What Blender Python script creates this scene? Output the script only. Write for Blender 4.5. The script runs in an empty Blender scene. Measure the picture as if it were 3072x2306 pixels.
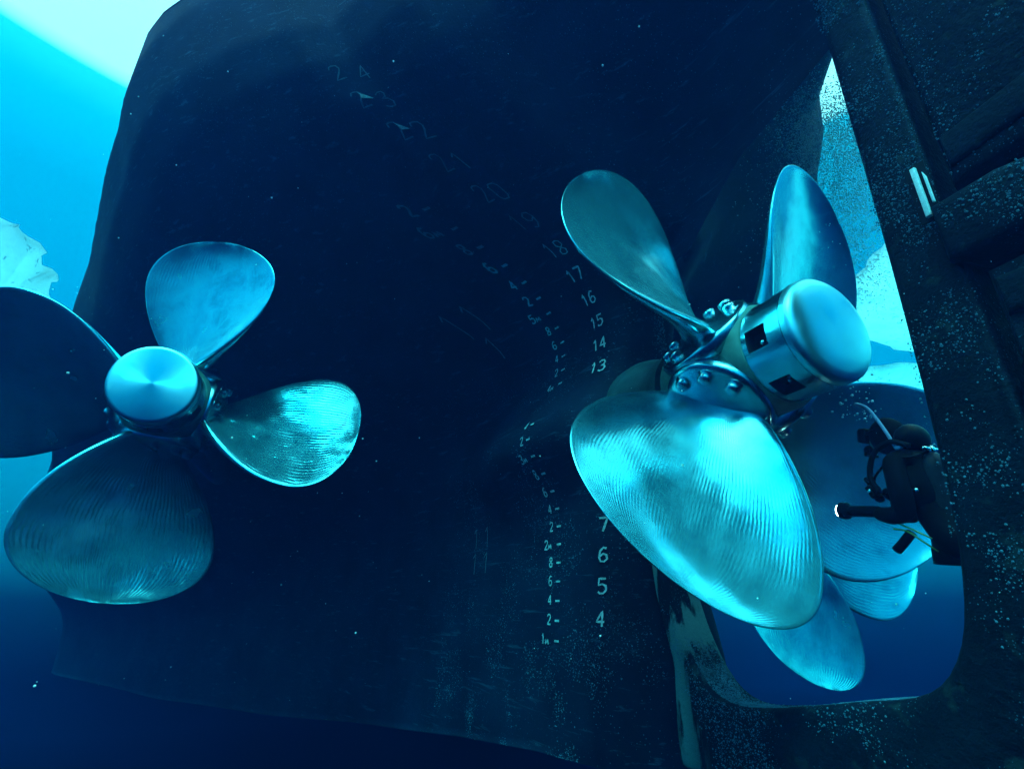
import bpy, bmesh, math, random
import numpy as np
from mathutils import Vector, Matrix, noise as mnoise

R_ = math.radians
random.seed(7)
rng = np.random.default_rng(11)
sc = bpy.context.scene
col = sc.collection

# ------------------------------------------------------------------ camera
# ship axes: +y forward, +x starboard, +z up, keel at z = 0
cam_d = bpy.data.cameras.new('camera')
cam = bpy.data.objects.new('camera', cam_d)
col.objects.link(cam)
cam.location = (0, 0, 1.4)
cam.rotation_euler = (R_(90 + 22), 0, R_(-22))
cam_d.sensor_width = 36
cam_d.lens = 36 * 1600 / 3072
cam_d.clip_start = 0.05
cam_d.clip_end = 500
sc.camera = cam

# ------------------------------------------------------------------ water-filtered sky
SUN_EL, SUN_AZ = R_(55), R_(204)          # azimuth measured from +y towards +x
w = bpy.data.worlds.new('World')
sc.world = w
w.use_nodes = True
nt = w.node_tree
nt.nodes.clear()
out = nt.nodes.new('ShaderNodeOutputWorld')
bg = nt.nodes.new('ShaderNodeBackground')
sky = nt.nodes.new('ShaderNodeTexSky')
sky.sky_type = 'NISHITA'
sky.sun_disc = False
sky.sun_elevation = SUN_EL
sky.sun_rotation = SUN_AZ
geo = nt.nodes.new('ShaderNodeNewGeometry')
sep = nt.nodes.new('ShaderNodeSeparateXYZ')
mr = nt.nodes.new('ShaderNodeMapRange')
mr.inputs['From Min'].default_value = -1
mr.inputs['From Max'].default_value = 1
ramp = nt.nodes.new('ShaderNodeValToRGB')
tc = nt.nodes.new('ShaderNodeTexCoord')
nt.links.new(tc.outputs['Generated'], sep.inputs[0])
nt.links.new(sep.outputs['Z'], mr.inputs['Value'])
nt.links.new(mr.outputs[0], ramp.inputs[0])
# transmittance of the water column by elevation; the light step is the edge of Snell's window
stops = [(-1.0, (0.0, .0001, .001)), (-.25, (0.0, .0003, .0025)), (-.1, (0.0, .0015, .009)), (0.0, (.0, .022, .062)), (.2, (.0, .17, .30)),
         (.41, (.0, .29, .50)), (.54, (.0, .39, .62)), (.62, (.0, .55, .80)), (.658, (.02, .75, 1.0)), (.667, (1.1, 1.5, 1.5)), (1.0, (1.15, 1.6, 1.6))]
el = ramp.color_ramp.elements
while len(el) < len(stops):
    el.new(.5)
for e, (p, c) in zip(el, stops):
    e.position = (p + 1) / 2
    e.color = (*c, 1)
mul = nt.nodes.new('ShaderNodeMix')
mul.data_type = 'RGBA'
mul.blend_type = 'MULTIPLY'
mul.inputs[0].default_value = 1
hue = nt.nodes.new('ShaderNodeHueSaturation')
hue.inputs['Saturation'].default_value = .35
nt.links.new(sky.outputs[0], hue.inputs['Color'])
nt.links.new(hue.outputs[0], mul.inputs[6])
nt.links.new(ramp.outputs[0], mul.inputs[7])
nt.links.new(mul.outputs[2], bg.inputs['Color'])
bg.inputs['Strength'].default_value = .15
nt.links.new(bg.outputs[0], out.inputs[0])

sun_d = bpy.data.lights.new('sun', 'SUN')
sun_d.energy = .85
sun_d.angle = R_(10)
sun_d.color = (.03, .74, 1.0)
sun = bpy.data.objects.new('sun', sun_d)
col.objects.link(sun)
to_sun = Vector((math.sin(SUN_AZ) * math.cos(SUN_EL), math.cos(SUN_AZ) * math.cos(SUN_EL), math.sin(SUN_EL)))
sun.rotation_euler = to_sun.to_track_quat('Z', 'Y').to_euler()
sun.location = (10, -10, 30)

sc.view_settings.view_transform = 'Standard'
sc.view_settings.look = 'None'
sc.view_settings.exposure = 2.0
sc.view_settings.gamma = 1.0
sc.cycles.use_denoising = True
sc.cycles.max_bounces = 4
sc.cycles.diffuse_bounces = 2
sc.cycles.glossy_bounces = 3
sc.cycles.transmission_bounces = 2
sc.cycles.use_adaptive_sampling = True
sc.cycles.adaptive_threshold = .03
sc.cycles.volume_bounces = 1
sc.cycles.caustics_reflective = False
sc.cycles.caustics_refractive = False
sc.cycles.sample_clamp_indirect = 4

# ------------------------------------------------------------------ helpers
def tag(o, label=None, cat=None, group=None, kind=None):
    if label: o['label'] = label
    if cat: o['category'] = cat
    if group: o['group'] = group
    if kind: o['kind'] = kind
    return o

def empty(name, loc=(0, 0, 0)):
    o = bpy.data.objects.new(name, None)
    o.location = loc
    o.empty_display_size = .2
    col.objects.link(o)
    return o

def link(name, me, mat, parent=None, smooth=True):
    if mat: me.materials.append(mat)
    if smooth:
        for p in me.polygons: p.use_smooth = True
    o = bpy.data.objects.new(name, me)
    col.objects.link(o)
    if parent: o.parent = parent
    return o

def from_bm(name, bm, mat, parent=None, smooth=True):
    me = bpy.data.meshes.new(name)
    bmesh.ops.recalc_face_normals(bm, faces=bm.faces)
    bm.to_mesh(me)
    bm.free()
    return link(name, me, mat, parent, smooth)

def from_py(name, v, f, mat, parent=None, smooth=True, recalc=True):
    me = bpy.data.meshes.new(name)
    me.from_pydata([tuple(map(float, q)) for q in v], [], f)
    if recalc:
        bm = bmesh.new(); bm.from_mesh(me)
        bmesh.ops.recalc_face_normals(bm, faces=bm.faces)
        bm.to_mesh(me); bm.free()
    me.update()
    return link(name, me, mat, parent, smooth)

def sharp(o, ang=35):
    me = o.data
    bm = bmesh.new(); bm.from_mesh(me)
    for e in bm.edges:
        if len(e.link_faces) == 2 and e.calc_face_angle(0) > R_(ang): e.smooth = False
    bm.to_mesh(me); bm.free()
    return o

def lathe(prof, n=48):
    v, f = [], []
    for (r, z) in prof:
        for k in range(n):
            a = 2 * math.pi * k / n
            v.append((r * math.cos(a), r * math.sin(a), z))
    for i in range(len(prof) - 1):
        for k in range(n):
            k2 = (k + 1) % n
            f.append((i * n + k, i * n + k2, (i + 1) * n + k2, (i + 1) * n + k))
    f.append(tuple(range(n))[::-1])
    b = (len(prof) - 1) * n
    f.append(tuple(b + k for k in range(n)))
    return v, f

def tube_bm(bm, pts, rad, n=8, cap=True):
    pts = [Vector(p) for p in pts]
    rings = []
    prev = None
    for i, p in enumerate(pts):
        d = (pts[min(i + 1, len(pts) - 1)] - pts[max(i - 1, 0)]).normalized()
        if prev is None:
            u = d.orthogonal().normalized()
        else:
            u = (prev - d * prev.dot(d)).normalized()
        prev = u
        q = d.cross(u)
        r = rad[i] if isinstance(rad, (list, tuple)) else rad
        rings.append([bm.verts.new(p + (u * math.cos(2 * math.pi * k / n) + q * math.sin(2 * math.pi * k / n)) * r) for k in range(n)])
    for a, b in zip(rings, rings[1:]):
        for k in range(n):
            bm.faces.new((a[k], a[(k + 1) % n], b[(k + 1) % n], b[k]))
    if cap:
        bm.faces.new(rings[0][::-1]); bm.faces.new(rings[-1])

def curve_pts(pts, n=24):
    """Catmull-Rom through the points"""
    P = [Vector(p) for p in pts]
    P = [P[0] * 2 - P[1]] + P + [P[-1] * 2 - P[-2]]
    o = []
    m = len(P) - 3
    for i in range(n + 1):
        t = i / n * m
        k = min(int(t), m - 1); t -= k
        a, b, c, d = P[k:k + 4]
        o.append(.5 * ((2 * b) + (c - a) * t + (2 * a - 5 * b + 4 * c - d) * t * t + (3 * b - a - 3 * c + d) * t ** 3))
    return o

# ------------------------------------------------------------------ materials
class N:
    def __init__(s, name):
        s.m = bpy.data.materials.new(name)
        s.m.use_nodes = True
        s.t = s.m.node_tree
        s.b = s.t.nodes['Principled BSDF']
        s.b.inputs['Specular IOR Level'].default_value = .08      # under water
    def n(s, ty, **kw):
        x = s.t.nodes.new(ty)
        for k, v in kw.items():
            if k.startswith('i_'):
                key = k[2:].replace('_', ' ')
                x.inputs[key].default_value = v
            else: setattr(x, k, v)
        return x
    def l(s, a, b): s.t.links.new(a, b)
    def ramp(s, src, stops):
        r = s.n('ShaderNodeValToRGB')
        e = r.color_ramp.elements
        while len(e) < len(stops): e.new(.5)
        for q, (p, c) in zip(e, stops):
            q.position = p
            q.color = (*(c if isinstance(c, tuple) else (c, c, c)), 1)
        s.l(src, r.inputs[0])
        return r
    def mix(s, fac, a, b):
        x = s.n('ShaderNodeMix', data_type='RGBA')
        for sock, val in ((0, fac), (6, a), (7, b)):
            if hasattr(val, 'is_output'): s.l(val, x.inputs[sock])
            else: x.inputs[sock].default_value = (*val, 1) if isinstance(val, tuple) else val
        return x.outputs[2]
    def math(s, op, a, b=0.0, c=0.0):
        x = s.n('ShaderNodeMath', operation=op)
        for i, val in enumerate((a, b, c)):
            if hasattr(val, 'is_output'): s.l(val, x.inputs[i])
            else: x.inputs[i].default_value = val
        return x.outputs[0]
    def noise(s, scale, detail=4, rough=.55, vec=None):
        x = s.n('ShaderNodeTexNoise', i_Scale=scale, i_Detail=detail, i_Roughness=rough)
        if vec: s.l(vec, x.inputs['Vector'])
        return x.outputs['Fac']
    def bump(s, h, strength, dist):
        x = s.n('ShaderNodeBump', i_Strength=strength, i_Distance=dist)
        s.l(h, x.inputs['Height'])
        return x.outputs[0]

def plain(name, colr, rough, metal=0.0, nscale=12, namp=.25):
    k = N(name)
    tcn = k.n('ShaderNodeTexCoord')
    n1 = k.noise(nscale, 5, .6, tcn.outputs['Object'])
    r = k.ramp(n1, [(.25, tuple(c * (1 - namp) for c in colr)), (.75, tuple(min(1, c * (1 + namp)) for c in colr))])
    k.l(r.outputs[0], k.b.inputs['Base Color'])
    k.b.inputs['Roughness'].default_value = rough
    k.b.inputs['Metallic'].default_value = metal
    return k

def mat_blade(name, freq, amp_, r0, metal):
    k = N(name)
    uv = k.n('ShaderNodeUVMap', uv_map='UVMap')
    sx = k.n('ShaderNodeSeparateXYZ'); k.l(uv.outputs[0], sx.inputs[0])
    tcn = k.n('ShaderNodeTexCoord')
    warp = k.noise(2.2, 1, .5, tcn.outputs['Object'])
    warp2 = k.noise(9, 2, .6, tcn.outputs['Object'])
    # grinding passes fan out from the root, broken into blocks along the blade
    blk = k.n('ShaderNodeTexWhiteNoise', noise_dimensions='2D')
    cu = k.math('FLOOR', k.math('MULTIPLY', k.math('ADD', sx.outputs['X'], k.math('MULTIPLY', warp, .15)), 7.0))
    cv = k.math('FLOOR', k.math('MULTIPLY', k.math('ADD', sx.outputs['Y'], k.math('MULTIPLY', warp, .12)), 12.0))
    cmb = k.n('ShaderNodeCombineXYZ'); k.l(cu, cmb.inputs[0]); k.l(cv, cmb.inputs[1])
    k.l(cmb.outputs[0], blk.inputs['Vector'])
    ph = k.math('MULTIPLY', blk.outputs['Value'], 1.6)
    lin = k.math('ADD', k.math('MULTIPLY', sx.outputs['X'], freq), k.math('ADD', ph, k.math('MULTIPLY', warp, 12.0)))
    lin = k.math('ADD', lin, k.math('MULTIPLY', warp2, 3.0))
    wav = k.math('SINE', lin)
    amp = k.ramp(k.noise(4.5, 3, .6, tcn.outputs['Object']), [(.40, .08), (.62, 1.0)])
    wav = k.math('MULTIPLY', wav, amp.outputs[0])
    fine = k.noise(26, 3, .65, tcn.outputs['Object'])
    big = k.noise(1.4, 2, .5, tcn.outputs['Object'])
    h = k.math('ADD', k.math('MULTIPLY', wav, amp_), k.math('ADD', k.math('MULTIPLY', fine, .0003), k.math('MULTIPLY', big, .022)))
    k.l(k.bump(h, 1.0, 1.0), k.b.inputs['Normal'])
    blot = k.noise(3.1, 4, .62, tcn.outputs['Object'])
    c = k.ramp(blot, [(.30, (.07, .42, .50)), (.48, (.12, .62, .69)), (.75, (.14, .70, .76))])  # red cut from the metal; the water's cyan light is in the colour
    k.l(c.outputs[0], k.b.inputs['Base Color'])
    rr = k.math('ADD', k.math('MULTIPLY', blk.outputs['Value'], .04), k.math('MULTIPLY', k.noise(3, 2, .6, tcn.outputs['Object']), .16))
    k.l(k.math('ADD', rr, r0), k.b.inputs['Roughness'])
    k.b.inputs['Metallic'].default_value = metal
    return k.m

def mat_hull():
    k = N('hull_paint')
    tcn = k.n('ShaderNodeTexCoord')
    P = tcn.outputs['Object']
    n1 = k.noise(1.1, 4, .62, P)
    base = k.ramp(n1, [(.3, (.001, .004, .011)), (.7, (.006, .017, .036))])
    # fouling specks
    vo = k.n('ShaderNodeTexVoronoi', i_Scale=26.0); k.l(P, vo.inputs['Vector'])
    sp = k.ramp(vo.outputs['Distance'], [(.06, 1.0), (.17, 0.0)])
    clump = k.ramp(k.noise(1.7, 2, .6, P), [(.36, 0.0), (.58, 1.0)])
    m = k.math('MULTIPLY', sp.outputs[0], clump.outputs[0])
    c = k.mix(k.math('MULTIPLY', m, .7), base.outputs[0], (.10, .22, .28))
    # drag streaks, long in y
    mp = k.n('ShaderNodeMapping'); mp.inputs['Scale'].default_value = (3, .5, 9); k.l(P, mp.inputs[0])
    st = k.ramp(k.noise(2.0, 3, .7, mp.outputs[0]), [(.60, 0.0), (.72, 1.0)])
    c = k.mix(k.math('MULTIPLY', st.outputs[0], .55), c, (.04, .09, .13))
    k.l(c, k.b.inputs['Base Color'])
    k.b.inputs['Roughness'].default_value = .7
    hh = k.math('MULTIPLY', k.noise(45, 2, .6, P), .003)
    k.l(k.bump(hh, .8, 1), k.b.inputs['Normal'])
    return k.m

def mat_frame():
    k = N('stern_frame_paint')
    tcn = k.n('ShaderNodeTexCoord')
    P = tcn.outputs['Object']
    base = k.ramp(k.noise(2.3, 4, .65, P), [(.3, (.001, .004, .008)), (.7, (.004, .012, .020))])
    sx = k.n('ShaderNodeSeparateXYZ'); k.l(P, sx.inputs[0])
    vo = k.n('ShaderNodeTexVoronoi', i_Scale=48.0); k.l(P, vo.inputs['Vector'])
    sp = k.ramp(vo.outputs['Distance'], [(.10, 1.0), (.24, 0.0)])
    clump = k.ramp(k.noise(2.6, 3, .65, P), [(.48, 0.0), (.64, 1.0)])
    spk = k.math('MULTIPLY', sp.outputs[0], clump.outputs[0])
    # scuffed pale undercoat on the stern post
    mp = k.n('ShaderNodeMapping'); mp.inputs['Scale'].default_value = (4, 4, .9); k.l(P, mp.inputs[0])
    scuff = k.ramp(k.noise(1.1, 5, .6, mp.outputs[0]), [(.44, 0.0), (.50, 1.0)])
    near = k.ramp(k.math('MULTIPLY_ADD', sx.outputs['Y'], 1 / 6.0, 0.0), [(.70, 0.0), (.75, 1.0)])
    m = k.math('MULTIPLY', scuff.outputs[0], near.outputs[0])
    c = k.mix(m, base.outputs[0], (.10, .20, .19))
    rust = k.ramp(k.noise(4.0, 3, .7, P), [(.60, 0.0), (.68, 1.0)])
    c = k.mix(k.math('MULTIPLY', rust.outputs[0], .4), c, (.035, .055, .05))
    c = k.mix(spk, c, (.07, .16, .22))
    k.l(c, k.b.inputs['Base Color'])
    k.b.inputs['Roughness'].default_value = .75
    k.l(k.bump(k.math('ADD', k.math('MULTIPLY', k.noise(30, 2, .7, P), .012), k.math('MULTIPLY', k.noise(6, 2, .6, P), .02)), .7, 1), k.b.inputs['Normal'])
    return k.m

def mat_cap(aniso):
    k = N('turned_cap_metal' if aniso else 'satin_cap_metal')
    tcn = k.n('ShaderNodeTexCoord')
    k.b.inputs['Metallic'].default_value = 1
    k.b.inputs['Base Color'].default_value = (.20, .68, .74, 1)  # low red puts the cyan cast of the water light into the metal
    k.b.inputs['Roughness'].default_value = .34
    k.b.inputs['Anisotropic'].default_value = .85 if aniso else .3
    tg = k.n('ShaderNodeTangent', direction_type='RADIAL', axis='Z')
    k.l(tg.outputs[0], k.b.inputs['Tangent'])
    n1 = k.noise(5, 5, .6, tcn.outputs['Object'])
    r = k.ramp(n1, [(.3, .28), (.7, .42)])
    k.l(r.outputs[0], k.b.inputs['Roughness'])
    return k.m

M = {}
M['blade'] = mat_blade('polished_blade_metal', 430.0, .00026, .11, .82)
M['blade2'] = mat_blade('ground_blade_metal', 250.0, .0009, .13, .89)
M['hull'] = mat_hull()
M['frame'] = mat_frame()
M['cap'] = mat_cap(True)
M['capsatin'] = mat_cap(False)
kk = plain('hub_steel', (.20, .56, .62), .22, 1.0, 5, .35); M['hub'] = kk.m  # steel colour tinted with the blue-green of the water light
kk = plain('green_hub_coating', (.08, .22, .18), .55, .25, 5, .4); M['green'] = kk.m
kk = plain('stern_tube_paint', (.025, .07, .075), .7, 0, 4, .5); M['tube'] = kk.m
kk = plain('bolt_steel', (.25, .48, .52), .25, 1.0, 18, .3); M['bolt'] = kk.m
kk = plain('cavity_dark', (.012, .014, .016), .8); M['dark'] = kk.m  # shade of the anode recess and hub windows put into near-black colour
kk = plain('zinc_anode', (.75, .85, .76), .6, 0, 20, .3); M['zinc'] = kk.m
kk = plain('mark_paint', (.42, .52, .50), .7, 0, 30, .5); M['mark'] = kk.m
kk = plain('worn_mark_paint', (.11, .17, .18), .7, 0, 30, .5); M['worn'] = kk.m
kk = plain('barnacle_shell', (.07, .15, .20), .8, 0, 9, .5); M['barn'] = kk.m
kk = plain('wetsuit_neoprene', (.004, .005, .007), .75, 0, 30, .3); M['suit'] = kk.m
kk = plain('black_rubber', (.006, .007, .009), .45, 0, 30, .3); M['rubber'] = kk.m
kk = plain('tank_paint', (.03, .035, .045), .35, 0, 12, .3); M['tank'] = kk.m
kk = plain('chrome', (.75, .77, .78), .15, 1.0); M['chrome'] = kk.m
kk = plain('snorkel_plastic', (.30, .42, .62), .3, 0, 10, .2); M['snorkel'] = kk.m
kk = plain('hose_yellow', (.35, .36, .10), .5); M['hose'] = kk.m
kk = plain('skin', (.45, .30, .24), .5, 0, 20, .1); M['skin'] = kk.m
kk = plain('mask_glass', (.02, .03, .04), .05); M['glass'] = kk.m
kk = plain('drifting_particle', (.7, .75, .72), .7); M['snow'] = kk.m
k = N('torch_lens'); k.b.inputs['Emission Color'].default_value = (.95, 1, 1, 1); k.b.inputs['Emission Strength'].default_value = 6; M['lens'] = k.m

def mat_ice():
    k = N('sea_ice')
    t = k.t
    tcn = k.n('ShaderNodeTexCoord')
    n1 = k.noise(1.3, 7, .65, tcn.outputs['Object'])
    vo = k.noise(3.6, 6, .75, tcn.outputs['Object'])
    sp = k.ramp(vo, [(.36, 0.0), (.42, 1.0)])
    base = k.ramp(n1, [(.3, (.72, .82, .86)), (.55, (.94, .96, .96))])
    c = k.mix(sp.outputs[0], (.22, .42, .50), base.outputs[0])
    d = k.n('ShaderNodeBsdfDiffuse'); tr = k.n('ShaderNodeBsdfTranslucent')
    k.l(c, d.inputs[0]); k.l(c, tr.inputs[0])
    mx = k.n('ShaderNodeMixShader'); mx.inputs[0].default_value = .88
    k.l(d.outputs[0], mx.inputs[1]); k.l(tr.outputs[0], mx.inputs[2])
    k.l(mx.outputs[0], t.nodes['Material Output'].inputs['Surface'])
    return k.m
M['ice'] = mat_ice()
k = N('air_bubble'); k.b.inputs['Base Color'].default_value = (.8, .9, .95, 1); k.b.inputs['Roughness'].default_value = .08; k.b.inputs['Metallic'].default_value = .6
M['bubble'] = k.m

# ------------------------------------------------------------------ ship hull
XC = 3.67
def ip(x, xs, ys): return float(np.interp(x, xs, ys))
def smooth(x): x = min(max(x, 0), 1); return x * x * (3 - 2 * x)
def yedge(z):      # stern post profile
    return ip(z, [-1, .3, .86, 1.45, 2.1, 3.0, 4.0, 4.7, 5.2, 5.6], [4.55, 4.6, 4.55, 4.72, 4.80, 4.82, 4.72, 4.5, 4.2, 3.9])
def keel(y): return ip(y, [4, 6, 9, 14, 20, 40], [.05, -.06, -.38, -.85, -1.2, -1.3])
def skegw(y, z):
    b = ip(y, [4.2, 5.0, 5.7, 8, 11, 14, 17.7, 23, 28.5, 40], [.44, .56, .68, 1.0, 1.9, 3.3, 5.1, 8, 11.4, 12])
    b += ip(z, [0, 1.2, 4.2, 6], [.22, .15, -.06, -.08]) * min(1, max(0, (y - 4.2) / .8))
    boss = .46 * math.exp(-((z - 3.22) / .52) ** 2) * smooth((10.2 - y) / 4.5)
    return b + boss
_qz = [4.4, 4.6, 4.88, 5.18, 5.49, 5.79, 6.1, 6.4, 6.71, 7.01, 7.5, 8.0, 9.0, 16]
_q = [0, .01, .10, .27, .53, .95, 1.40, 1.91, 2.43, 2.91, 3.35, 3.6, 3.8, 3.8]
def W0(y): return ip(y, [-1.2, 0, 1, 3, 4.2, 5.0, 5.7, 6.6, 8.2, 12, 17, 25, 40], [.6, 1.2, 1.9, 2.75, 3.25, 3.8, 4.95, 5.85, 6.15, 6.1, 5.2, 3, .6]) / 3.8
def W(y): return (W0(y - .9) + 2 * W0(y - .45) + 2 * W0(y) + 2 * W0(y + .45) + W0(y + .9)) / 8 if y > 5 else W0(y)
def zoff(y): return ip(y, [-1.2, 0, 1.7, 3, 4.2, 5.0, 5.7, 8, 12, 17, 25, 40], [-2.6, -1.9, -1.35, -1.1, -.35, 0, 0, .9, 2.2, 3.4, 4.4, 4.8])
def flare(y, z): return W(y) * ip(z + zoff(y), _qz, _q)
def hb(y, z):
    s = (y - yedge(min(z, 5.6))) / .55
    r = 0.0 if s < 0 else .45 + .55 * math.sqrt(max(0, 1 - (1 - min(s, 1)) ** 2))
    return skegw(y, z) * r + flare(y, z)
def surf_x(y, z): return XC - hb(y, z)

ship = empty('ship_hull', (XC, 6, 0))
tag(ship, 'dark blue ship stern with flaring hull, centre skeg and painted draught marks', 'ship')
def child(o, parent):
    o.parent = parent
    o.matrix_parent_inverse = Matrix.Translation(-Vector(parent.location))
    return o

TOP = 9.25
ys = sorted(set([round(v, 3) for v in list(np.linspace(-1.2, 4.1, 20)) + list(np.linspace(4.1, 9, 34)) + list(np.linspace(9, 20, 28)) + list(np.linspace(20, 30, 10))]))
ZS = 4.2                     # level where side plating and bottom plating meet
def hull_grid(side):
    v, f = [], []
    NZ = 64
    for y in ys:
        zb = 4.42 - zoff(y) if y < 4.1 else ip(y, [4.1, 4.9], [5.0, ZS])
        for j in range(NZ + 1):
            z = zb + (TOP - zb) * j / NZ
            h = hb(y, z) if j > 0 or y >= 4.5 else 0.0
            v.append((XC + side * h, y, z))
    n = NZ + 1
    for i in range(len(ys) - 1):
        for j in range(NZ):
            f.append((i * n + j, i * n + j + 1, (i + 1) * n + j + 1, (i + 1) * n + j))
    return v, f
ys2 = [y for y in ys if y >= 5.6]
def bottom_grid(side):
    v, f = [], []
    NZ = 48
    for y in ys2:
        zb = keel(y)
        for j in range(NZ + 1):
            z = zb + (ZS - zb) * j / NZ
            v.append((XC + side * hb(y, z), y, z))
    n = NZ + 1
    for i in range(len(ys2) - 1):
        for j in range(NZ):
            f.append((i * n + j, i * n + j + 1, (i + 1) * n + j + 1, (i + 1) * n + j))
    return v, f
def skeg_grid(side):
    v, f = [], []
    zs = np.linspace(0, 1, 60)
    ss = np.concatenate([np.linspace(0, .6, 12), np.linspace(.7, 1.6, 8)])
    for s in ss:
        for q in zs:
            y0 = yedge(5.2 * q); y = y0 + s
            kz = keel(y); z = kz + (5.3 - kz) * q
            y = yedge(z) + s
            v.append((XC + side * (hb(y, z) - .002), y, z))
    n = len(zs)
    for i in range(len(ss) - 1):
        for j in range(n - 1):
            f.append((i * n + j, i * n + j + 1, (i + 1) * n + j + 1, (i + 1) * n + j))
    return v, f
def both(gen, name):
    v1, f1 = gen(-1); v2, f2 = gen(1)
    o = len(v1)
    return v1 + v2, f1 + [tuple(o + q for q in r[::-1]) for r in f2], o
v, f, o_ = both(hull_grid, 'plating')
# close the deck, the forward end and the keel
n = 65
for i in range(len(ys) - 1):
    a, b = i * n + n - 1, (i + 1) * n + n - 1
    f.append((a, b, o_ + b, o_ + a))
e = len(ys) - 1
for j in range(n - 1):
    f.append((e * n + j, e * n + j + 1, o_ + e * n + j + 1, o_ + e * n + j))
    f.append((j, o_ + j, o_ + j + 1, j + 1))
child(from_py('hull_plating', v, f, M['hull'], recalc=False), ship)
v, f, o_ = both(bottom_grid, 'bottom')
n = 49
for i in range(len(ys2) - 1):
    a, b = i * n, (i + 1) * n
    f.append((a, o_ + a, o_ + b, b))
e = len(ys2) - 1
for j in range(n - 1):
    f.append((e * n + j, e * n + j + 1, o_ + e * n + j + 1, o_ + e * n + j))
child(from_py('bottom_plating', v, f, M['hull'], recalc=False), ship)
v, f, o_ = both(skeg_grid, 'skeg')
for j in range(59): f.append((j, o_ + j, o_ + j + 1, j + 1))
child(from_py('skeg', v, f, M['hull'], recalc=False), ship)

# stern frame: stern post foot, sole piece and rudder post in one casting
def slab(name, poly, half, mat, bev, parent=None, xc=XC, seg=3, subdiv=True):
    bm = bmesh.new()
    vs = [bm.verts.new((xc - half, y, z)) for y, z in poly]
    fa = bm.faces.new(vs)
    r = bmesh.ops.extrude_face_region(bm, geom=[fa])
    bmesh.ops.translate(bm, vec=(2 * half, 0, 0), verts=[q for q in r['geom'] if isinstance(q, bmesh.types.BMVert)])
    bmesh.ops.recalc_face_normals(bm, faces=bm.faces)
    side = [e for e in bm.edges if abs(e.verts[0].co.x - e.verts[1].co.x) < 1e-6]
    if bev: bmesh.ops.bevel(bm, geom=side, offset=bev, segments=seg, profile=.5, affect='EDGES')
    ob = from_bm(name, bm, mat, None, True)
    sharp(ob, 40)
    return child(ob, parent) if parent else ob
def arc(pts, n=30): return [(p.y, p.z) for p in curve_pts([(0, a, b) for a, b in pts], n)]
ap = arc([(1.80, 6.4), (1.82, 5.0), (1.86, 3.4), (1.92, 2.1), (1.99, 1.5), (2.12, 1.12), (2.36, .90), (2.8, .80), (3.5, .66), (3.95, .63), (4.25, .78), (4.50, 1.2), (4.66, 1.8), (4.75, 2.35)], 46)
frame_poly = [(5.2, .04), (1.45, .02), (1.45, 6.4)] + ap + [(5.2, 2.35)]
FH = .22
child(slab('stern_frame', frame_poly, FH, M['frame'], .08), ship)
# gudgeon lug, anode over a flat dark plate that paints the recess shade
child(slab('rudder_gudgeon', [(1.50, 3.26), (1.50, 3.66), (1.15, 3.66), (.88, 3.60), (.80, 3.46), (.88, 3.30), (1.15, 3.23)], .30, M['frame'], .06), ship)
child(slab('anode_recess_shade', [(1.462, 3.60), (1.462, 4.03), (1.585, 4.03), (1.585, 3.60)], .004, M['dark'], 0, xc=XC - FH - .002), ship)
an = child(slab('zinc_anode', [(1.508, 3.62), (1.508, 4.0), (1.538, 4.0), (1.538, 3.62)], .016, M['zinc'], .006, xc=XC - FH - .02), ship)
an['label'] = 'pale zinc bar in a recess of painted shade on the rudder post'
child(slab('zinc_anode', [(1.470, 3.70), (1.470, 3.90), (1.482, 3.94), (1.482, 3.70)], .010, M['zinc'], .003, xc=XC - FH - .016), ship)

# stern tube behind the centre propeller
def lathe_obj(name, prof, mat, parent, n=48, mtx=None, smooth_=True):
    v, f = lathe(prof, n)
    if mtx is not None: v = [mtx @ Vector(q) for q in v]
    o = from_py(name, v, f, mat, parent, smooth_)
    return sharp(o, 40)
AX = Matrix(((1, 0, 0, 0), (0, 0, -1, 0), (0, 1, 0, 0), (0, 0, 0, 1)))   # local z -> aft
st = lathe_obj('stern_tube', [(.60, -1.75), (.60, -1.15), (.57, -1.02), (.50, -.92), (.50, -.60)], M['tube'], None, 48, Matrix.Translation((3.672, 3.45, 3.36)) @ AX)
child(st, ship)

# ------------------------------------------------------------------ rudder
rud = empty('rudder', (XC, 0, 1))
tag(rud, 'dark barnacled rudder hinged behind the rudder post at right', 'rudder')
child(slab('rudder_blade', [(1.38, 6.3), (1.38, 3.73), (.72, 3.76), (.65, 3.46), (.72, 3.16), (1.38, 3.14), (1.38, .25), (-1.9, .25), (-2.1, 1.0), (-2.0, 6.3)], .24, M['frame'], .08), rud)
child(slab('hinge_rib', [(1.34, 3.84), (1.34, 4.08), (-.6, 4.25), (-.6, 4.0)], .27, M['frame'], .04), rud)
child(slab('hinge_rib', [(1.34, 2.82), (1.34, 3.06), (-.6, 2.90), (-.6, 2.65)], .27, M['frame'], .04), rud)
bm = bmesh.new(); tube_bm(bm, [(XC, 1.08, 3.0), (XC, 1.08, 3.85)], .13, 16)
child(from_bm('pintle', bm, M['bolt']), rud)

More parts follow.
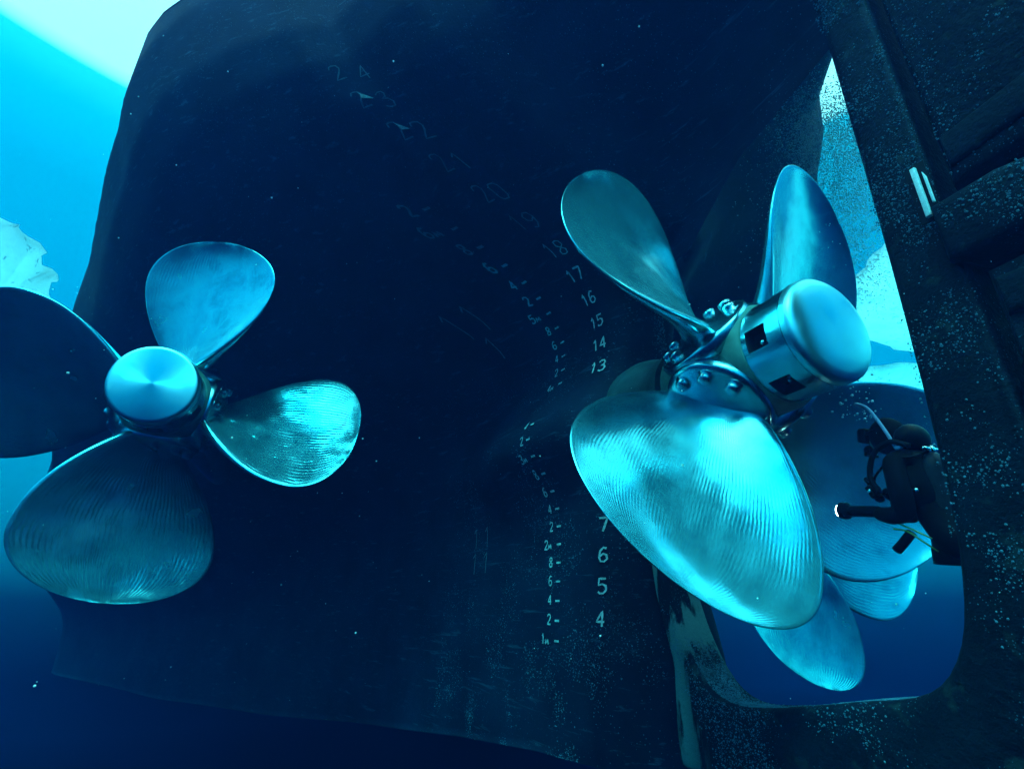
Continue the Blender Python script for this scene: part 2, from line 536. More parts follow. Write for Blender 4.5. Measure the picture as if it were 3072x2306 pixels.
# ------------------------------------------------------------------ draught marks
FONT = {
 '0': [[(.2, 0), (0, .3), (0, 1.3), (.2, 1.6), (.7, 1.6), (.9, 1.3), (.9, .3), (.7, 0), (.2, 0)]],
 '1': [[(.15, 1.25), (.5, 1.6), (.5, 0)]],
 '2': [[(0, 1.25), (.15, 1.55), (.45, 1.6), (.8, 1.5), (.9, 1.15), (.7, .8), (0, 0), (.95, 0)]],
 '3': [[(0, 1.4), (.3, 1.6), (.7, 1.55), (.85, 1.25), (.7, .95), (.35, .85), (.75, .75), (.9, .4), (.7, .05), (.3, 0), (0, .2)]],
 '4': [[(.7, 0), (.7, 1.6), (0, .5), (.95, .5)]],
 '5': [[(.85, 1.6), (.1, 1.6), (.05, .9), (.5, 1.0), (.85, .8), (.9, .35), (.6, 0), (.2, 0), (0, .2)]],
 '6': [[(.8, 1.5), (.45, 1.6), (.1, 1.2), (0, .5), (.2, .05), (.6, 0), (.9, .3), (.8, .75), (.45, .9), (.05, .6)]],
 '7': [[(0, 1.6), (.9, 1.6), (.35, 0)]],
 '8': [[(.45, .85), (.1, 1.1), (.15, 1.5), (.45, 1.6), (.75, 1.5), (.8, 1.1), (.45, .85), (.05, .5), (.1, .1), (.45, 0), (.8, .1), (.85, .5), (.45, .85)]],
 '9': [[(.1, .1), (.45, 0), (.8, .4), (.9, 1.1), (.7, 1.55), (.3, 1.6), (0, 1.3), (.1, .85), (.45, .7), (.85, 1.0)]],
 'm': [[(0, 0), (.12, .75), (.45, .2), (.78, .75), (.9, 0)]],
 '-': [[(0, .35), (1.15, .35)]],
}
def mark(text, y0, z0, hgt, wd, dens=1.0):
    """strokes laid on the port plating; reading direction is aft (-y)"""
    s = hgt / 1.6
    a0 = 0
    for ch in text:
        bm = bmesh.new()
        for pl in FONT[ch]:
            pts = []
            for (a, b), (c, d) in zip(pl, pl[1:]):
                m_ = max(1, int(math.hypot(c - a, d - b) / .25))
                for q in range(m_): pts.append((a + (c - a) * q / m_, b + (d - b) * q / m_))
            pts.append(pl[-1])
            prev = None
            for i, (a, b) in enumerate(pts):
                p, q = pts[max(i - 1, 0)], pts[min(i + 1, len(pts) - 1)]
                tx, tz = q[0] - p[0], q[1] - p[1]
                L = math.hypot(tx, tz) or 1
                nx, nz = -tz / L, tx / L
                ww = wd * (.85 + .3 * random.random()) / 2
                pr = []
                for sg in (-1, 1):
                    yy = y0 - (a0 + a) * s - sg * nx * ww
                    zz = z0 + b * s + sg * nz * ww
                    pr.append(bm.verts.new((surf_x(yy, zz) - .024, yy, zz)))
                if prev: bm.faces.new((prev[0], prev[1], pr[1], pr[0]))
                prev = pr
        a0 += 1.25
        child(from_bm('draught_mark', bm, M['worn'] if z0 > 5.6 or hgt > .2 else M['mark'], None, False), ship)
for ftn in range(4, 25):
    if ftn in (10, 11, 12): continue
    z = ftn * .3048
    y0 = 5.05 + (.04 if ftn > 9 else 0)
    mark(str(ftn), y0, z - .06, .14 if ftn < 18 else .15, .020 if ftn < 18 else .012, .97 if ftn < 19 else .86)
for i in range(0, 27):
    z = 1.0 + .2 * i
    dm = round(z * 10)
    if dm in (36, 38): continue
    t = (str(dm // 10) + 'm') if dm % 10 == 0 else str(dm % 10)
    mark(t, 5.86 if len(t) == 1 else 5.97, z - .045, .10, .017, .97 if z < 5.3 else .8)
    mark('-', 5.72, z - .03, .11, .021, .97 if z < 5.8 else .7)
# four scratched weld strokes beside the skeg marks
for (y0, z0) in ((7.9, 2.1), (7.55, 2.1), (7.9, 1.75), (7.55, 1.75), (6.9, 5.0), (6.6, 5.05), (6.75, 4.7)):
    mark('1', y0, z0, .28, .016, .8)

# ------------------------------------------------------------------ propellers
PR = dict(R=2.265, rh=.42, cmax=2.05, c0=.70, tm=.648, ex=2.12, skew=.265, P=2.885, rake=.204, rx=.88)
def blade_mesh(sgn, delta, bmat):
    NR, NC = 44, 22
    v, f, uv = [], [], []
    p = PR
    for i in range(NR + 1):
        t = math.sin(i / NR * math.pi / 2)
        if i == NR: t = .9995
        if t < p['tm']: c = p['c0'] + (p['cmax'] - p['c0']) * math.sin(t / p['tm'] * math.pi / 2) ** p['rx']
        else: c = p['cmax'] * (1 - ((t - p['tm']) / (1 - p['tm'])) ** p['ex']) ** (1 / p['ex'])
        r = p['rh'] + (p['R'] - p['rh']) * t
        mid = p['skew'] * (t - .3)
        be = math.atan(p['P'] / (2 * math.pi * r)) + delta
        th = .030 + .19 * (1 - t) ** 1.6
        th *= min(1, c / .5)
        cam_ = -.055 * c
        ax0 = p['rake'] * (r - p['rh'])
        for side in (1, -1):
            rng_ = range(NC + 1) if side == 1 else range(NC - 1, 0, -1)
            for j in rng_:
                q = -math.cos(math.pi * j / NC)               # -1..1 along the chord
                s = mid + q * c / 2
                tk = th * (.5 * math.sqrt(max(0, 1 - q ** 4)) + .06 * (abs(q) < .999)) * side
                nn = tk + cam_ * (1 - q * q)
                # normal to the chord, pointing aft
                e_t = s * math.cos(be) - sgn * nn * math.sin(be)
                e_a = sgn * s * math.sin(be) + nn * math.cos(be) + ax0
                v.append((r, e_t, e_a))
                uv.append(((q * .5 + .5), t))
    m = 2 * NC
    for i in range(NR):
        for j in range(m):
            f.append((i * m + j, i * m + (j + 1) % m, (i + 1) * m + (j + 1) % m, (i + 1) * m + j))
    f.append(tuple(range(m)))
    f.append(tuple(NR * m + j for j in range(m)))
    me = bpy.data.meshes.new('blade')
    me.from_pydata(v, [], f)
    ul = me.uv_layers.new(name='UVMap')
    for lp in me.loops: ul.data[lp.index].uv = uv[lp.vertex_index]
    bm = bmesh.new(); bm.from_mesh(me)
    bmesh.ops.recalc_face_normals(bm, faces=bm.faces)
    bm.to_mesh(me); bm.free()
    for q in me.polygons: q.use_smooth = True
    me.materials.append(bmat)
    return me

def foot_mesh():
    # bolted blade foot, built along local x (radial)
    v, f = lathe([(.47, .36), (.47, .485), (.455, .505), (.42, .515), (.36, .54), (.20, .56)], 40)
    v = [(z, x, y) for x, y, z in v]
    me = bpy.data.meshes.new('blade_foot')
    me.from_pydata(v, [], f)
    bm = bmesh.new(); bm.from_mesh(me); bmesh.ops.recalc_face_normals(bm, faces=bm.faces); bm.to_mesh(me); bm.free()
    for q in me.polygons: q.use_smooth = True
    me.materials.append(M['hub'])
    return me

def bolt_mesh():
    v, f = lathe([(.082, 0), (.080, .010), (.064, .013), (.062, .055), (.050, .075), (.022, .084)], 12)
    v = [(z, x, y) for x, y, z in v]
    me = bpy.data.meshes.new('bolt')
    me.from_pydata(v, [], f)
    bm = bmesh.new(); bm.from_mesh(me); bmesh.ops.recalc_face_normals(bm, faces=bm.faces); bm.to_mesh(me); bm.free()
    for q in me.polygons: q.use_smooth = True
    me.materials.append(M['bolt'])
    return me
FOOT, BOLT = foot_mesh(), bolt_mesh()

def cyl_shell(r, z0, z1, wins, ri):
    """cylinder wall with rectangular windows cut through it; wins = (a0,a1,z0,z1)"""
    na = 120
    zc = sorted(set([z0, z1] + [q for w_ in wins for q in w_[2:]]))
    v, f = [], []
    idx = {}
    def vert(k, z, rr):
        key = (k % na, round(z, 4), rr)
        if key not in idx:
            a = 2 * math.pi * k / na
            idx[key] = len(v)
            v.append((rr * math.cos(a), rr * math.sin(a), z))
        return idx[key]
    def open_(k, zm):
        a = (k + .5) / na * 360
        return any(w_[0] <= a <= w_[1] and w_[2] < zm < w_[3] for w_ in wins)
    for k in range(na):
        for za, zb in zip(zc, zc[1:]):
            zm = (za + zb) / 2
            if not open_(k, zm):
                f.append((vert(k, za, r), vert(k + 1, za, r), vert(k + 1, zb, r), vert(k, zb, r)))
            else:
                f.append((vert(k, za, ri), vert(k + 1, za, ri), vert(k + 1, zb, ri), vert(k, zb, ri)))
                if not open_(k - 1, zm): f.append((vert(k, za, r), vert(k, za, ri), vert(k, zb, ri), vert(k, zb, r)))
                if not open_(k + 1, zm): f.append((vert(k + 1, za, r), vert(k + 1, za, ri), vert(k + 1, zb, ri), vert(k + 1, zb, r)))
                i = zc.index(za)
                if not open_(k, za - .01): f.append((vert(k, za, r), vert(k + 1, za, r), vert(k + 1, za, ri), vert(k, za, ri)))
                if not open_(k, zb + .01): f.append((vert(k, zb, r), vert(k + 1, zb, r), vert(k + 1, zb, ri), vert(k, zb, ri)))
    return v, f

def propeller(label, cen, yaw, tilt, th0, sgn, delta, capmat, flatcap=True, win_rot=0):
    root = empty('propeller', cen)
    tag(root, label, 'propeller', "the ship's propellers")
    a = Vector((math.sin(yaw) * math.cos(tilt), -math.cos(yaw) * math.cos(tilt), -math.sin(tilt)))
    up = Vector((0, 0, 1)); up = (up - a * up.dot(a)).normalized()
    rt = up.cross(a)
    root.matrix_world = Matrix(((rt.x, up.x, a.x, cen[0]), (rt.y, up.y, a.y, cen[1]), (rt.z, up.z, a.z, cen[2]), (0, 0, 0, 1)))
    lathe_obj('hub_body', [(.40, -.60), (.47, -.55), (.49, -.45), (.50, .30), (.49, .42), (.455, .49), (.42, .50)], M['green'], root, 56)
    wins = []
    for k in range(6):
        b = (20 + 60 * k + win_rot) % 360
        if b + 26 < 360: wins.append((b, b + 26, .545, .745))
    v, f = cyl_shell(.445, .485, .89, wins, .35)
    cy = sharp(from_py('hub_cylinder', v, f, M['hub'], root, recalc=False), 30)
    cy.data.materials.append(M['dark'])
    for pl in cy.data.polygons:
        if any(math.hypot(cy.data.vertices[q].co.x, cy.data.vertices[q].co.y) < .4 for q in pl.vertices): pl.material_index = 1  # window recesses painted dark to stand for the shade inside
    lathe_obj('hub_core', [(.20, .42), (.347, .43), (.347, .87), (.2, .88)], M['dark'], root, 40)
    for w_ in wins:
        b = R_((w_[0] + w_[1]) / 2 + 4)
        for dz in (.64,):
            bo = bpy.data.objects.new('bolt', BOLT); col.objects.link(bo); bo.parent = cy; bo.name = 'stud'
            bo.matrix_local = Matrix.Rotation(b, 4, 'Z') @ Matrix.Translation((.347, 0, dz)) @ Matrix.Scale(.42, 4)
    if flatcap: capprof = [(.42, .875), (.448, .89), (.448, .96), (.440, .985), (.424, .996), (.40, 1.0), (.2, 1.012), (.03, 1.023), (.004, 1.024)]
    else: capprof = [(.42, .875), (.448, .89), (.448, .93), (.440, .955), (.42, .975), (.36, .994), (.26, 1.010), (.14, 1.020), (.03, 1.024), (.004, 1.0242)]
    cap = lathe_obj('hub_cap', capprof, capmat, root, 96)
    lathe_obj('cap_seam', [(.42, .884), (.4485, .886), (.4495, .890), (.42, .892)], M['dark'], root, 72)
    bme = blade_mesh(sgn, delta, M['blade2'] if flatcap else M['blade'])
    for k in range(4):
        th = th0 + k * math.pi / 2
        rot = Matrix.Rotation(th, 4, 'Z')
        b = bpy.data.objects.new('blade', bme); col.objects.link(b); b.parent = root; b.matrix_local = rot
        ft_ = bpy.data.objects.new('blade_foot', FOOT); col.objects.link(ft_); ft_.parent = b
        be = (math.atan(PR['P'] / (2 * math.pi * .5)) + delta) * sgn
        for q in range(9):
            an_ = be + R_(20 + 40 * q)
            if abs(math.cos(an_ - be)) > .93: continue       # under the blade root
            bo = bpy.data.objects.new('bolt', BOLT); col.objects.link(bo); bo.parent = b
            bo.location = (.513, .35 * math.cos(an_), .35 * math.sin(an_))
    return root
propeller('polished four-bladed propeller in the frame beside the rudder and diver', (3.672, 3.45, 3.36), .0, .0, 3.998 + math.pi, 1, .1025, M['capsatin'], False, win_rot=-30)
pp = propeller('polished four-bladed propeller facing the camera at left, one blade dark', (-1.59, 7.466, 3.648), -.025, .058, -.125, -1, .291, M['cap'])
propeller('propeller mostly hidden behind the centre one, only low blades showing', (7.628, 6.574, 2.51), 0, 0, -1.905, 1, -.186, M['cap'])
# shafts
bm = bmesh.new(); tube_bm(bm, [(-1.59, 8.0, 3.69), (-1.59, 20, 4.4)], .27, 24)
child(from_bm('propeller_shaft', bm, M['hub']), ship)
bm = bmesh.new(); tube_bm(bm, [(7.628, 7.1, 2.52), (7.628, 20, 3.1)], .27, 24)
child(from_bm('propeller_shaft', bm, M['hub']), ship)

# ------------------------------------------------------------------ barnacles on the frame, rudder and skeg
def barnacles(name, count, pick, parent, smin, smax):
    v, f = [], []
    k = 0
    tries = 0
    while k < count and tries < count * 30:
        tries += 1
        p, nrm = pick()
        if p is None: continue
        d = mnoise.noise(p * 1.3) + .6 * mnoise.noise(p * 4.1)
        if random.random() > smooth(.32 + 1.5 * d): continue
        s = smin + (smax - smin) * random.random() ** 3
        u = nrm.orthogonal().normalized(); q = nrm.cross(u)
        a0 = random.random() * 6
        b = len(v)
        for ring, (rr, hh) in enumerate(((1, -.15), (.55, .7))):
            for m_ in range(5):
                a_ = a0 + m_ * 1.2566
                v.append(p + (u * math.cos(a_) + q * math.sin(a_)) * s * rr * (.8 + .4 * random.random()) + nrm * s * hh)
        for m_ in range(5):
            f.append((b + m_, b + (m_ + 1) % 5, b + 5 + (m_ + 1) % 5, b + 5 + m_))
        f.append(tuple(b + 5 + m_ for m_ in range(5)))
        k += 1
    o = from_py(name, v, f, M['barn'], None, False, recalc=False)
    o['kind'] = 'stuff'
    return child(o, parent)
def in_poly(y, z, poly):
    c = False
    j = len(poly) - 1
    for i in range(len(poly)):
        yi, zi = poly[i]; yj, zj = poly[j]
        if (zi > z) != (zj > z) and y < (yj - yi) * (z - zi) / (zj - zi) + yi: c = not c
        j = i
    return c
def pick_frame():
    if random.random() < .22:      # edge of the aperture
        i = random.randrange(len(ap) - 1)
        (y1, z1), (y2, z2) = ap[i], ap[i + 1]
        t = random.random()
        n_ = Vector((0, -(z2 - z1), (y2 - y1))).normalized()
        if n_.y < 0 and z1 > 2.2: n_ = -n_
        if z1 < 1.0 and n_.z < 0: n_ = -n_
        return Vector((XC + (random.random() * .3 - .15), y1 + (y2 - y1) * t, z1 + (z2 - z1) * t)), n_
    y, z = 1.45 + random.random() * 3.6, .05 + random.random() * 6.2
    if not in_poly(y, z, frame_poly): return None, None
    return Vector((XC - FH - .001, y, z)), Vector((-1, 0, 0))
barnacles('barnacles', 18000, pick_frame, ship, .002, .0085)
def pick_rud():
    y, z = -.2 + random.random() * 1.55, .3 + random.random() * 5.9
    if 3.1 < z < 3.78 and y > .6: return Vector((XC - .302, .85 + random.random() * .6, 3.28 + .34 * random.random())), Vector((-1, 0, 0))
    return Vector((XC - .241, y, z)), Vector((-1, 0, 0))
barnacles('barnacles', 8000, pick_rud, rud, .002, .009)
def pick_skeg():
    y = 4.4 + 4.2 * random.random() ** 1.4
    z = keel(y) + (4.6 - keel(y)) * random.random() ** 1.5
    e_ = .02
    x = surf_x(y, z)
    n_ = Vector((-1, -(surf_x(y + e_, z) - x) / e_ * -1, -(surf_x(y, z + e_) - x) / e_ * -1)).normalized()
    return Vector((x, y, z)), n_
barnacles('barnacles', 8000, pick_skeg, ship, .0025, .008)

# ------------------------------------------------------------------ sea ice at the surface
def floe(label, outline, z0, thick, rough, seed):
    bm = bmesh.new()
    P = curve_pts([(a, b, 0) for a, b in outline] + [(outline[0][0], outline[0][1], 0)], 64)[:-1]
    cx = sum(p.x for p in P) / len(P); cy = sum(p.y for p in P) / len(P)
    rings = []
    for (s, zz) in ((.0, -thick), (.35, -thick), (.7, -thick * .96), (.9, -thick * .85), (1.0, -thick * .5), (1.02, -.05), (.98, .08), (.5, .12), (0, .12)):
        rr = []
        for i, p in enumerate(P):
            q = Vector((cx + (p.x - cx) * s, cy + (p.y - cy) * s, z0 + zz))
            nv = Vector((q.x * .9 + seed, q.y * .9, q.z * 1.5))
            d = mnoise.noise(nv) * rough + mnoise.noise(nv * 3.1) * rough * .5
            q.z += d * (.7 if zz < 0 else .2)
            if s > .6:
                q.x += mnoise.noise(nv * 2 + Vector((5, 0, 0))) * rough * .7; q.y += mnoise.noise(nv * 2 + Vector((0, 9, 0))) * rough * .7
            rr.append(bm.verts.new(q))
        rings.append(rr)
    m_ = len(P)
    for a, b in zip(rings, rings[1:]):
        for i in range(m_):
            bm.faces.new((a[i], a[(i + 1) % m_], b[(i + 1) % m_], b[i]))
    bmesh.ops.remove_doubles(bm, verts=bm.verts, dist=1e-4)
    o = from_bm('ice_floe', bm, M['ice'], None, True)
    return tag(o, label, 'ice floe', 'ice floes at the water surface')
floe('bright white ice floe showing beside the rudder post above the diver', [(11.0, 5.0), (11.5, 6.3), (12.8, 7.9), (14.8, 9.0), (19, 9.0), (25, 8.4), (30, 4), (30, -6), (22, -9), (15, -4), (14, 2)], 8.6, .35, .25, 3)  # unseen starboard reach added to brighten the centre propeller's blades
floe('white straight-edged ice floe low in the gap, farther than the other', [(17.2, 10.7), (18.5, 12.0), (22.4, 12.5), (25, 11.5), (23, 8.8), (18.5, 9.9)], 8.6, .35, .12, 13)
floe('pale layered ice block beyond the dark propeller blade at left edge', [(-6.1, 12.3), (-6.1, 13.4), (-6.5, 15.0), (-9, 17), (-12, 15.5), (-11, 12), (-8, 11.6)], 8.6, 1.1, .5, 29)

# ------------------------------------------------------------------ diver
DX = 4.15
dv = empty('person', (DX, 2.45, 1.6))
tag(dv, 'scuba diver in black suit beside the rudder post, holding a torch', 'person')
def dchild(o): return child(o, dv)
def skin_body(name, joints, edges, mat, root=0, sub=2):
    me = bpy.data.meshes.new(name)
    me.from_pydata([j[0] for j in joints], edges, [])
    me.materials.append(mat)
    o = bpy.data.objects.new(name, me)
    col.objects.link(o)
    md = o.modifiers.new('skin', 'SKIN')
    md.use_smooth_shade = True
    if not me.skin_vertices: me.skin_vertices.new()
    for i, j in enumerate(joints):
        r = j[1]
        me.skin_vertices[0].data[i].radius = r if isinstance(r, tuple) else (r, r)
        me.skin_vertices[0].data[i].use_root = (i == root)
    sb = o.modifiers.new('sub', 'SUBSURF'); sb.levels = sub; sb.render_levels = sub
    return dchild(o)
J = [((4.15, 2.40, 1.82), (.15, .12)),    # 0 pelvis
     ((4.15, 2.42, 2.00), (.14, .115)),   # 1 waist
     ((4.15, 2.45, 2.20), (.17, .135)),   # 2 chest
     ((4.15, 2.47, 2.35), (.13, .10)),    # 3 upper chest
     ((4.15, 2.51, 2.45), .065),          # 4 neck
     ((4.15, 2.57, 2.55), .135),           # 5 head
     ((4.15, 2.58, 2.655), .095),          # 6 crown
     ((3.95, 2.47, 2.33), .075),          # 7 port shoulder
     ((3.90, 2.44, 2.10), .075),           # 8 upper arm
     ((3.94, 2.46, 1.95), .072),          # 9 elbow
     ((4.00, 2.62, 1.965), .066),         # 10 forearm
     ((4.05, 2.74, 2.00), .048),          # 11 wrist
     ((4.35, 2.47, 2.33), .075),          # 12 stbd shoulder
     ((4.42, 2.56, 2.12), .06),           # 13
     ((4.38, 2.66, 2.05), .052),          # 14 elbow
     ((4.27, 2.72, 2.13), .046),
     ((4.20, 2.76, 2.19), .036),          # 16 wrist
     ((4.04, 2.30, 1.74), .105),          # 17 hip port
     ((4.10, 1.95, 1.66), .085),          # 18 thigh
     ((4.14, 1.80, 1.62), .070),          # 19 knee
     ((4.16, 1.55, 1.50), .065),
     ((4.18, 1.32, 1.40), .050),          # 21 ankle
     ((4.28, 2.30, 1.74), .105),
     ((4.30, 1.98, 1.62), .085),
     ((4.32, 1.84, 1.56), .070),
     ((4.33, 1.58, 1.45), .065),
     ((4.34, 1.36, 1.36), .050)]
Ed = [(0, 1), (1, 2), (2, 3), (3, 4), (4, 5), (5, 6), (3, 7), (7, 8), (8, 9), (9, 10), (10, 11), (3, 12), (12, 13), (13, 14), (14, 15), (15, 16), (0, 17), (17, 18), (18, 19), (19, 20), (20, 21), (0, 22), (22, 23), (23, 24), (24, 25), (25, 26)]
body = skin_body('wetsuit_body', J, Ed, M['suit'])
def hand(wrist, fwd, side, curl, name='glove'):
    """palm, four fingers and a thumb as one skinned glove"""
    w_ = Vector(wrist); f_ = Vector(fwd).normalized(); s_ = Vector(side).normalized(); u_ = f_.cross(s_)
    jo = [(w_, .030), (w_ + f_ * .05, (.042, .022)), (w_ + f_ * .085, (.042, .018))]
    ed = [(0, 1), (1, 2)]
    for q, (off, ln) in enumerate(((-.030, .062), (-.010, .074), (.011, .070), (.030, .055))):
        base = w_ + f_ * .085 + s_ * off
        b0 = len(jo)
        d1 = (f_ + u_ * curl * .5).normalized(); d2 = (f_ * .4 + u_ * curl * 1.1).normalized(); d3 = (u_ * curl - f_ * .5).normalized()
        jo += [(base, .010), (base + d1 * ln * .45, .010), (base + d1 * ln * .45 + d2 * ln * .35, .009), (base + d1 * ln * .45 + d2 * ln * .35 + d3 * ln * .3, .008)]
        ed += [(2, b0), (b0, b0 + 1), (b0 + 1, b0 + 2), (b0 + 2, b0 + 3)]
    b0 = len(jo)
    base = w_ + f_ * .03 - s_ * .035
    jo += [(base, .013), (base - s_ * .025 + f_ * .025 + u_ * curl * .02, .011), (base - s_ * .015 + f_ * .055 + u_ * curl * .045, .009)]
    ed += [(1, b0), (b0, b0 + 1), (b0 + 1, b0 + 2)]
    return skin_body(name, [(tuple(a), r) for a, r in jo], ed, M['rubber'], 0, 1)
hand((4.05, 2.74, 2.00), (.1, 1, .10), (-.9, .1, .1), 1)
hand((4.20, 2.76, 2.19), (-.3, .7, .5), (-.6, -.1, .5), 1)
# face, mask and breathing gear
def blob(name, loc, scl, mat, rot=(0, 0, 0), lvl=3):
    bm = bmesh.new(); bmesh.ops.create_icosphere(bm, subdivisions=lvl, radius=1)
    mt = Matrix.Translation(loc) @ Matrix.Rotation(rot[0], 4, 'X') @ Matrix.Rotation(rot[2], 4, 'Z')
    for v_ in bm.verts: v_.co = mt @ Vector((v_.co.x * scl[0], v_.co.y * scl[1], v_.co.z * scl[2]))
    return dchild(from_bm(name, bm, mat))
def rbox(name, loc, half, mat, rx=0, bev=.012):
    bm = bmesh.new(); bmesh.ops.create_cube(bm, size=2)
    mt = Matrix.Translation(loc) @ Matrix.Rotation(rx, 4, 'X')
    for v_ in bm.verts: v_.co = Vector((v_.co.x * half[0], v_.co.y * half[1], v_.co.z * half[2]))
    bmesh.ops.bevel(bm, geom=bm.edges[:], offset=bev, segments=3, profile=.5, affect='EDGES')
    for v_ in bm.verts: v_.co = mt @ v_.co
    return dchild(from_bm(name, bm, mat))
def hosed(name, pts, r, mat, n=20):
    bm = bmesh.new(); tube_bm(bm, curve_pts(pts, n), r, 8)
    return dchild(from_bm(name, bm, mat))
blob('face', (4.15, 2.66, 2.545), (.066, .05, .085), M['skin'])
mk = rbox('mask', (4.15, 2.715, 2.60), (.095, .036, .056), M['rubber'], .15, .018)
rbox('mask_window', (4.15, 2.754, 2.602), (.082, .004, .044), M['glass'], .15, .003)
hosed('mask_strap', [(4.07, 2.69, 2.60), (4.045, 2.60, 2.61), (4.08, 2.51, 2.63), (4.15, 2.48, 2.63), (4.22, 2.51, 2.63), (4.255, 2.60, 2.61), (4.23, 2.69, 2.60)], .009, M['rubber'])
blob('regulator', (4.15, 2.735, 2.49), (.052, .042, .042), M['rubber'])
blob('purge_button', (4.15, 2.772, 2.492), (.026, .010, .026), M['chrome'], lvl=2)
rbox('exhaust_tee', (4.15, 2.735, 2.452), (.07, .016, .014), M['rubber'])
hosed('breathing_hose', [(4.10, 2.72, 2.48), (4.02, 2.66, 2.43), (3.99, 2.55, 2.44), (4.05, 2.42, 2.52), (4.15, 2.36, 2.56)], .012, M['rubber'])
hosed('snorkel', [(4.02, 2.46, 2.43), (4.035, 2.50, 2.54), (4.05, 2.55, 2.66), (4.06, 2.60, 2.765), (4.065, 2.645, 2.82), (4.07, 2.71, 2.86)], .013, M['snorkel'])
hosed('snorkel_mouthpiece', [(4.02, 2.46, 2.43), (4.02, 2.435, 2.425), (4.03, 2.42, 2.445)], .017, M['snorkel'], 8)
# buoyancy jacket, tank, valve
J2 = [((4.15, 2.45, 1.93), (.19, .17)), ((4.15, 2.47, 2.12), (.215, .20)), ((4.15, 2.48, 2.33), (.18, .165)), ((4.15, 2.44, 2.45), (.13, .11))]
skin_body('buoyancy_jacket', J2, [(0, 1), (1, 2), (2, 3)], M['rubber'], 0, 2)
rbox('jacket_pocket', (3.98, 2.50, 1.98), (.03, .075, .08), M['rubber'], .1, .02)
tv, tf = lathe([(.04, -.02), (.085, 0), (.092, .03), (.092, .60), (.08, .66), (.045, .70), (.03, .715)], 24)
tm = Matrix.Translation((4.15, 2.34, 1.62)) @ Matrix.Rotation(R_(7), 4, 'X')
tm = Matrix.Translation((4.15, 2.385, 1.66)) @ Matrix.Rotation(R_(6), 4, 'X')
dchild(from_py('air_tank', [tm @ Vector(q) for q in tv], tf, M['tank']))
tv, tf = lathe([(.07, -.045), (.10, -.04), (.10, .06), (.094, .065)], 24)
dchild(from_py('tank_boot', [tm @ Vector(q) for q in tv], tf, M['rubber']))
bv = tm @ Vector((0, 0, .73))
blob('tank_valve', bv, (.03, .03, .04), M['chrome'], lvl=2)
hosed('valve_knob', [bv + Vector((-.09, 0, .01)), bv + Vector((.09, 0, .01))], .016, M['chrome'], 4)
hosed('gauge_hose', [bv, bv + Vector((-.16, .05, -.05)), (3.95, 2.46, 2.34), (3.96, 2.60, 2.27), (4.0, 2.68, 2.20)], .010, M['rubber'])
rbox('gauge_console', (4.0, 2.70, 2.15), (.03, .022, .05), M['rubber'], -.4)
blob('gauge_face', (3.972, 2.705, 2.155), (.006, .016, .018), M['chrome'], lvl=2)
hosed('spare_regulator_hose', [bv, bv + Vector((.1, .06, -.1)), (4.34, 2.50, 2.28), (4.24, 2.64, 2.20), (4.15, 2.71, 2.14)], .010, M['rubber'])
blob('spare_regulator', (4.13, 2.745, 2.12), (.04, .032, .034), M['rubber'])
for pts in ([(3.98, 2.60, 1.87), (3.96, 2.50, 1.84), (3.98, 2.42, 1.76), (4.03, 2.38, 1.70)], [(3.97, 2.55, 1.90), (3.95, 2.46, 1.85), (3.97, 2.36, 1.78)]):
    hosed('safety_line', pts, .006, M['hose'])
for sx_ in (3.96, 4.34):
    hosed('shoulder_strap', [(sx_, 2.62, 2.12), (sx_, 2.66, 2.26), (sx_ + (.02 if sx_ < 4.15 else -.02), 2.60, 2.42), (sx_ + (.04 if sx_ < 4.15 else -.04), 2.48, 2.48), (sx_ + (.05 if sx_ < 4.15 else -.05), 2.36, 2.42)], .02, M['rubber'])
blob('hood', (4.15, 2.575, 2.565), (.112, .128, .145), M['suit'])
blob('jacket_collar', (4.15, 2.41, 2.50), (.14, .10, .11), M['rubber'])
hosed('thigh_pouch', [(4.05, 2.53, 1.84), (4.05, 2.60, 1.78), (4.05, 2.665, 1.73)], .034, M['rubber'], 6)
blob('chest_clip', (3.955, 2.37, 2.10), (.012, .02, .02), M['chrome'], lvl=2)
for (x, y, z) in ((4.18, 1.32, 1.40), (4.34, 1.36, 1.36)):
    bm = bmesh.new()
    pr = [(.0, .045, .04), (-.12, .06, .035), (-.2, .085, .014), (-.45, .11, .008), (-.62, .12, .005)]
    rows = []
    for (dy, hw, hh) in pr:
        c_ = Vector((x, y + dy * .9, z + dy * .55))
        rows.append([bm.verts.new(c_ + Vector((a * hw, b * hh * -.4, b * hh))) for a, b in ((-1, -1), (1, -1), (1, 1), (-1, 1))])
    for a, b in zip(rows, rows[1:]):
        for q in range(4): bm.faces.new((a[q], a[(q + 1) % 4], b[(q + 1) % 4], b[q]))
    bm.faces.new(rows[0]); bm.faces.new(rows[-1])
    dchild(from_bm('fin', bm, M['rubber'], None, False))

# torch held in the port hand
to = empty('dive_torch', (4.05, 2.80, 2.03))
tag(to, 'lit black dive torch held out by the diver', 'torch')
tdir = Vector((.0, 1, .17)).normalized()
tq = Matrix.Translation((4.05, 2.78, 2.02)) @ tdir.to_track_quat('Z', 'Y').to_matrix().to_4x4()
for nm, prof, mt in (('torch_body', [(.03, -.07), (.041, -.06), (.041, .16), (.036, .17)], M['rubber']),
                     ('torch_head', [(.036, .171), (.064, .19), (.066, .235), (.060, .24)], M['rubber']),
                     ('torch_lens', [(.046, .236), (.052, .241), (.050, .256), (.036, .266), (.005, .27)], M['lens'])):
    tv, tf = lathe(prof, 24)
    child(sharp(from_py(nm, [tq @ Vector(q) for q in tv], tf, mt)), to)

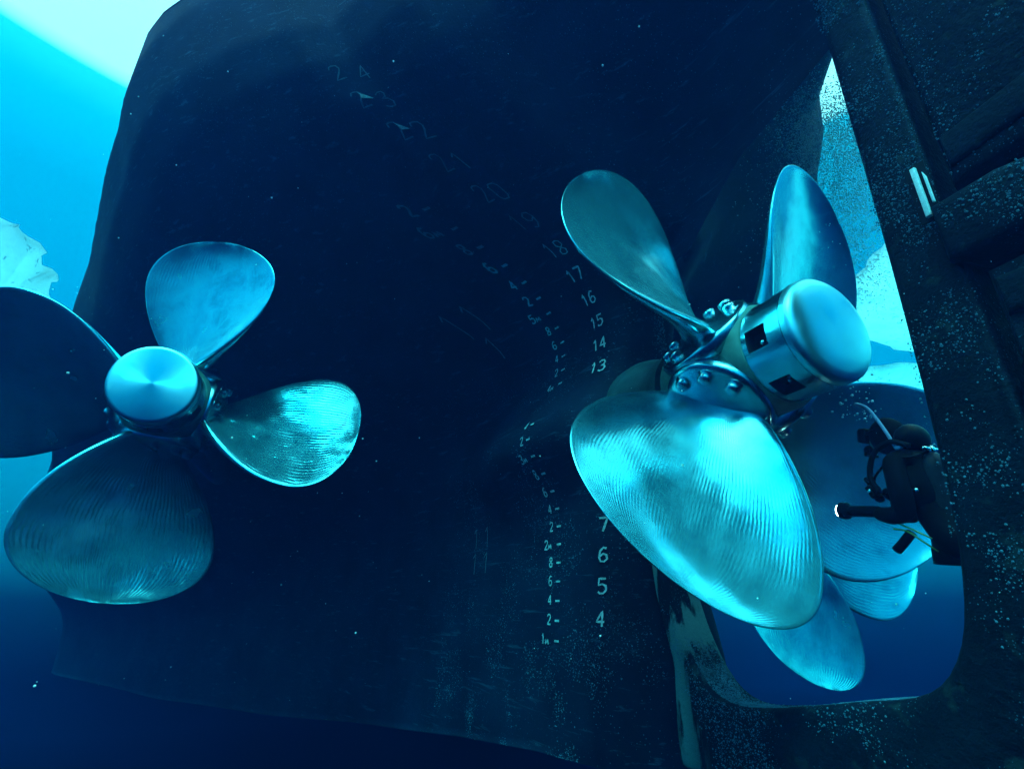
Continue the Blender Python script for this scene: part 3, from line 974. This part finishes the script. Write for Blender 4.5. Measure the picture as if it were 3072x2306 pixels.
# ------------------------------------------------------------------ bubbles and drifting particles
def specks(name, pts, mat, label, cat, lvl=1):
    bm0 = bmesh.new(); bmesh.ops.create_icosphere(bm0, subdivisions=lvl, radius=1)
    bv_ = [v_.co.copy() for v_ in bm0.verts]; bf = [tuple(q.index for q in f_.verts) for f_ in bm0.faces]; bm0.free()
    v, f = [], []
    for p, r in pts:
        b = len(v)
        v += [Vector(p) + q * r for q in bv_]
        f += [tuple(b + q for q in g) for g in bf]
    o = from_py(name, v, f, mat, None, True, recalc=False)
    return tag(o, label, cat, kind='stuff')
bp = []
for i in range(90):
    h = random.random()
    bp.append(((4.1 + random.gauss(0, .06 + .1 * h), 2.70 + random.gauss(0, .05 + .1 * h), 2.72 + .55 * h), .003 + .009 * random.random() ** 2))
specks('bubbles', bp, M['bubble'], 'small silver air bubbles rising from the diver', 'bubbles')
bp = []
for i in range(34000):
    h = random.random() ** .6
    z = 4.6 + 2.5 * h
    bp.append(((5.75 - .12 * (z - 5.2) + random.gauss(0, .4), 3.55 - .33 * (z - 5.2) + random.gauss(0, .26), z), .0028 + .006 * random.random() ** 3))
specks('bubble_cloud', bp, M['snow'], 'hazy cloud of fine bubbles under the hull above the right propeller', 'bubbles', 1)
bp = []
fwv = Vector((math.sin(R_(22)), math.cos(R_(22)), .4))
for i in range(700):
    p = Vector((random.uniform(-6, 8), random.uniform(1.0, 12), random.uniform(0, 7)))
    bp.append((p, .002 + .005 * random.random() ** 4 * (1 + p.y * .15)))
specks('drifting_particles', bp, M['snow'], 'fine pale particles drifting in the water', 'particles')

# ------------------------------------------------------------------ the water's own haze
bm = bmesh.new(); bmesh.ops.create_cube(bm, size=1)
for v_ in bm.verts: v_.co = Vector((v_.co.x * 52 + 6, v_.co.y * 48 + 8, (v_.co.z + .5) * 13.7 - 4))
hz = N('water_haze')
t = hz.t
t.nodes.remove(hz.b)
pv = t.nodes.new('ShaderNodeVolumePrincipled')
pv.inputs['Density'].default_value = .10
pv.inputs['Color'].default_value = (.003, .017, .072, 1)
pv.inputs['Absorption Color'].default_value = (.0, .80, .78, 1)
pv.inputs['Anisotropy'].default_value = .3
t.links.new(pv.outputs[0], t.nodes['Material Output'].inputs['Volume'])
hzo = from_bm('haze', bm, hz.m, None, False)
tag(hzo, 'blue water haze filling the whole scene', 'haze', kind='stuff')
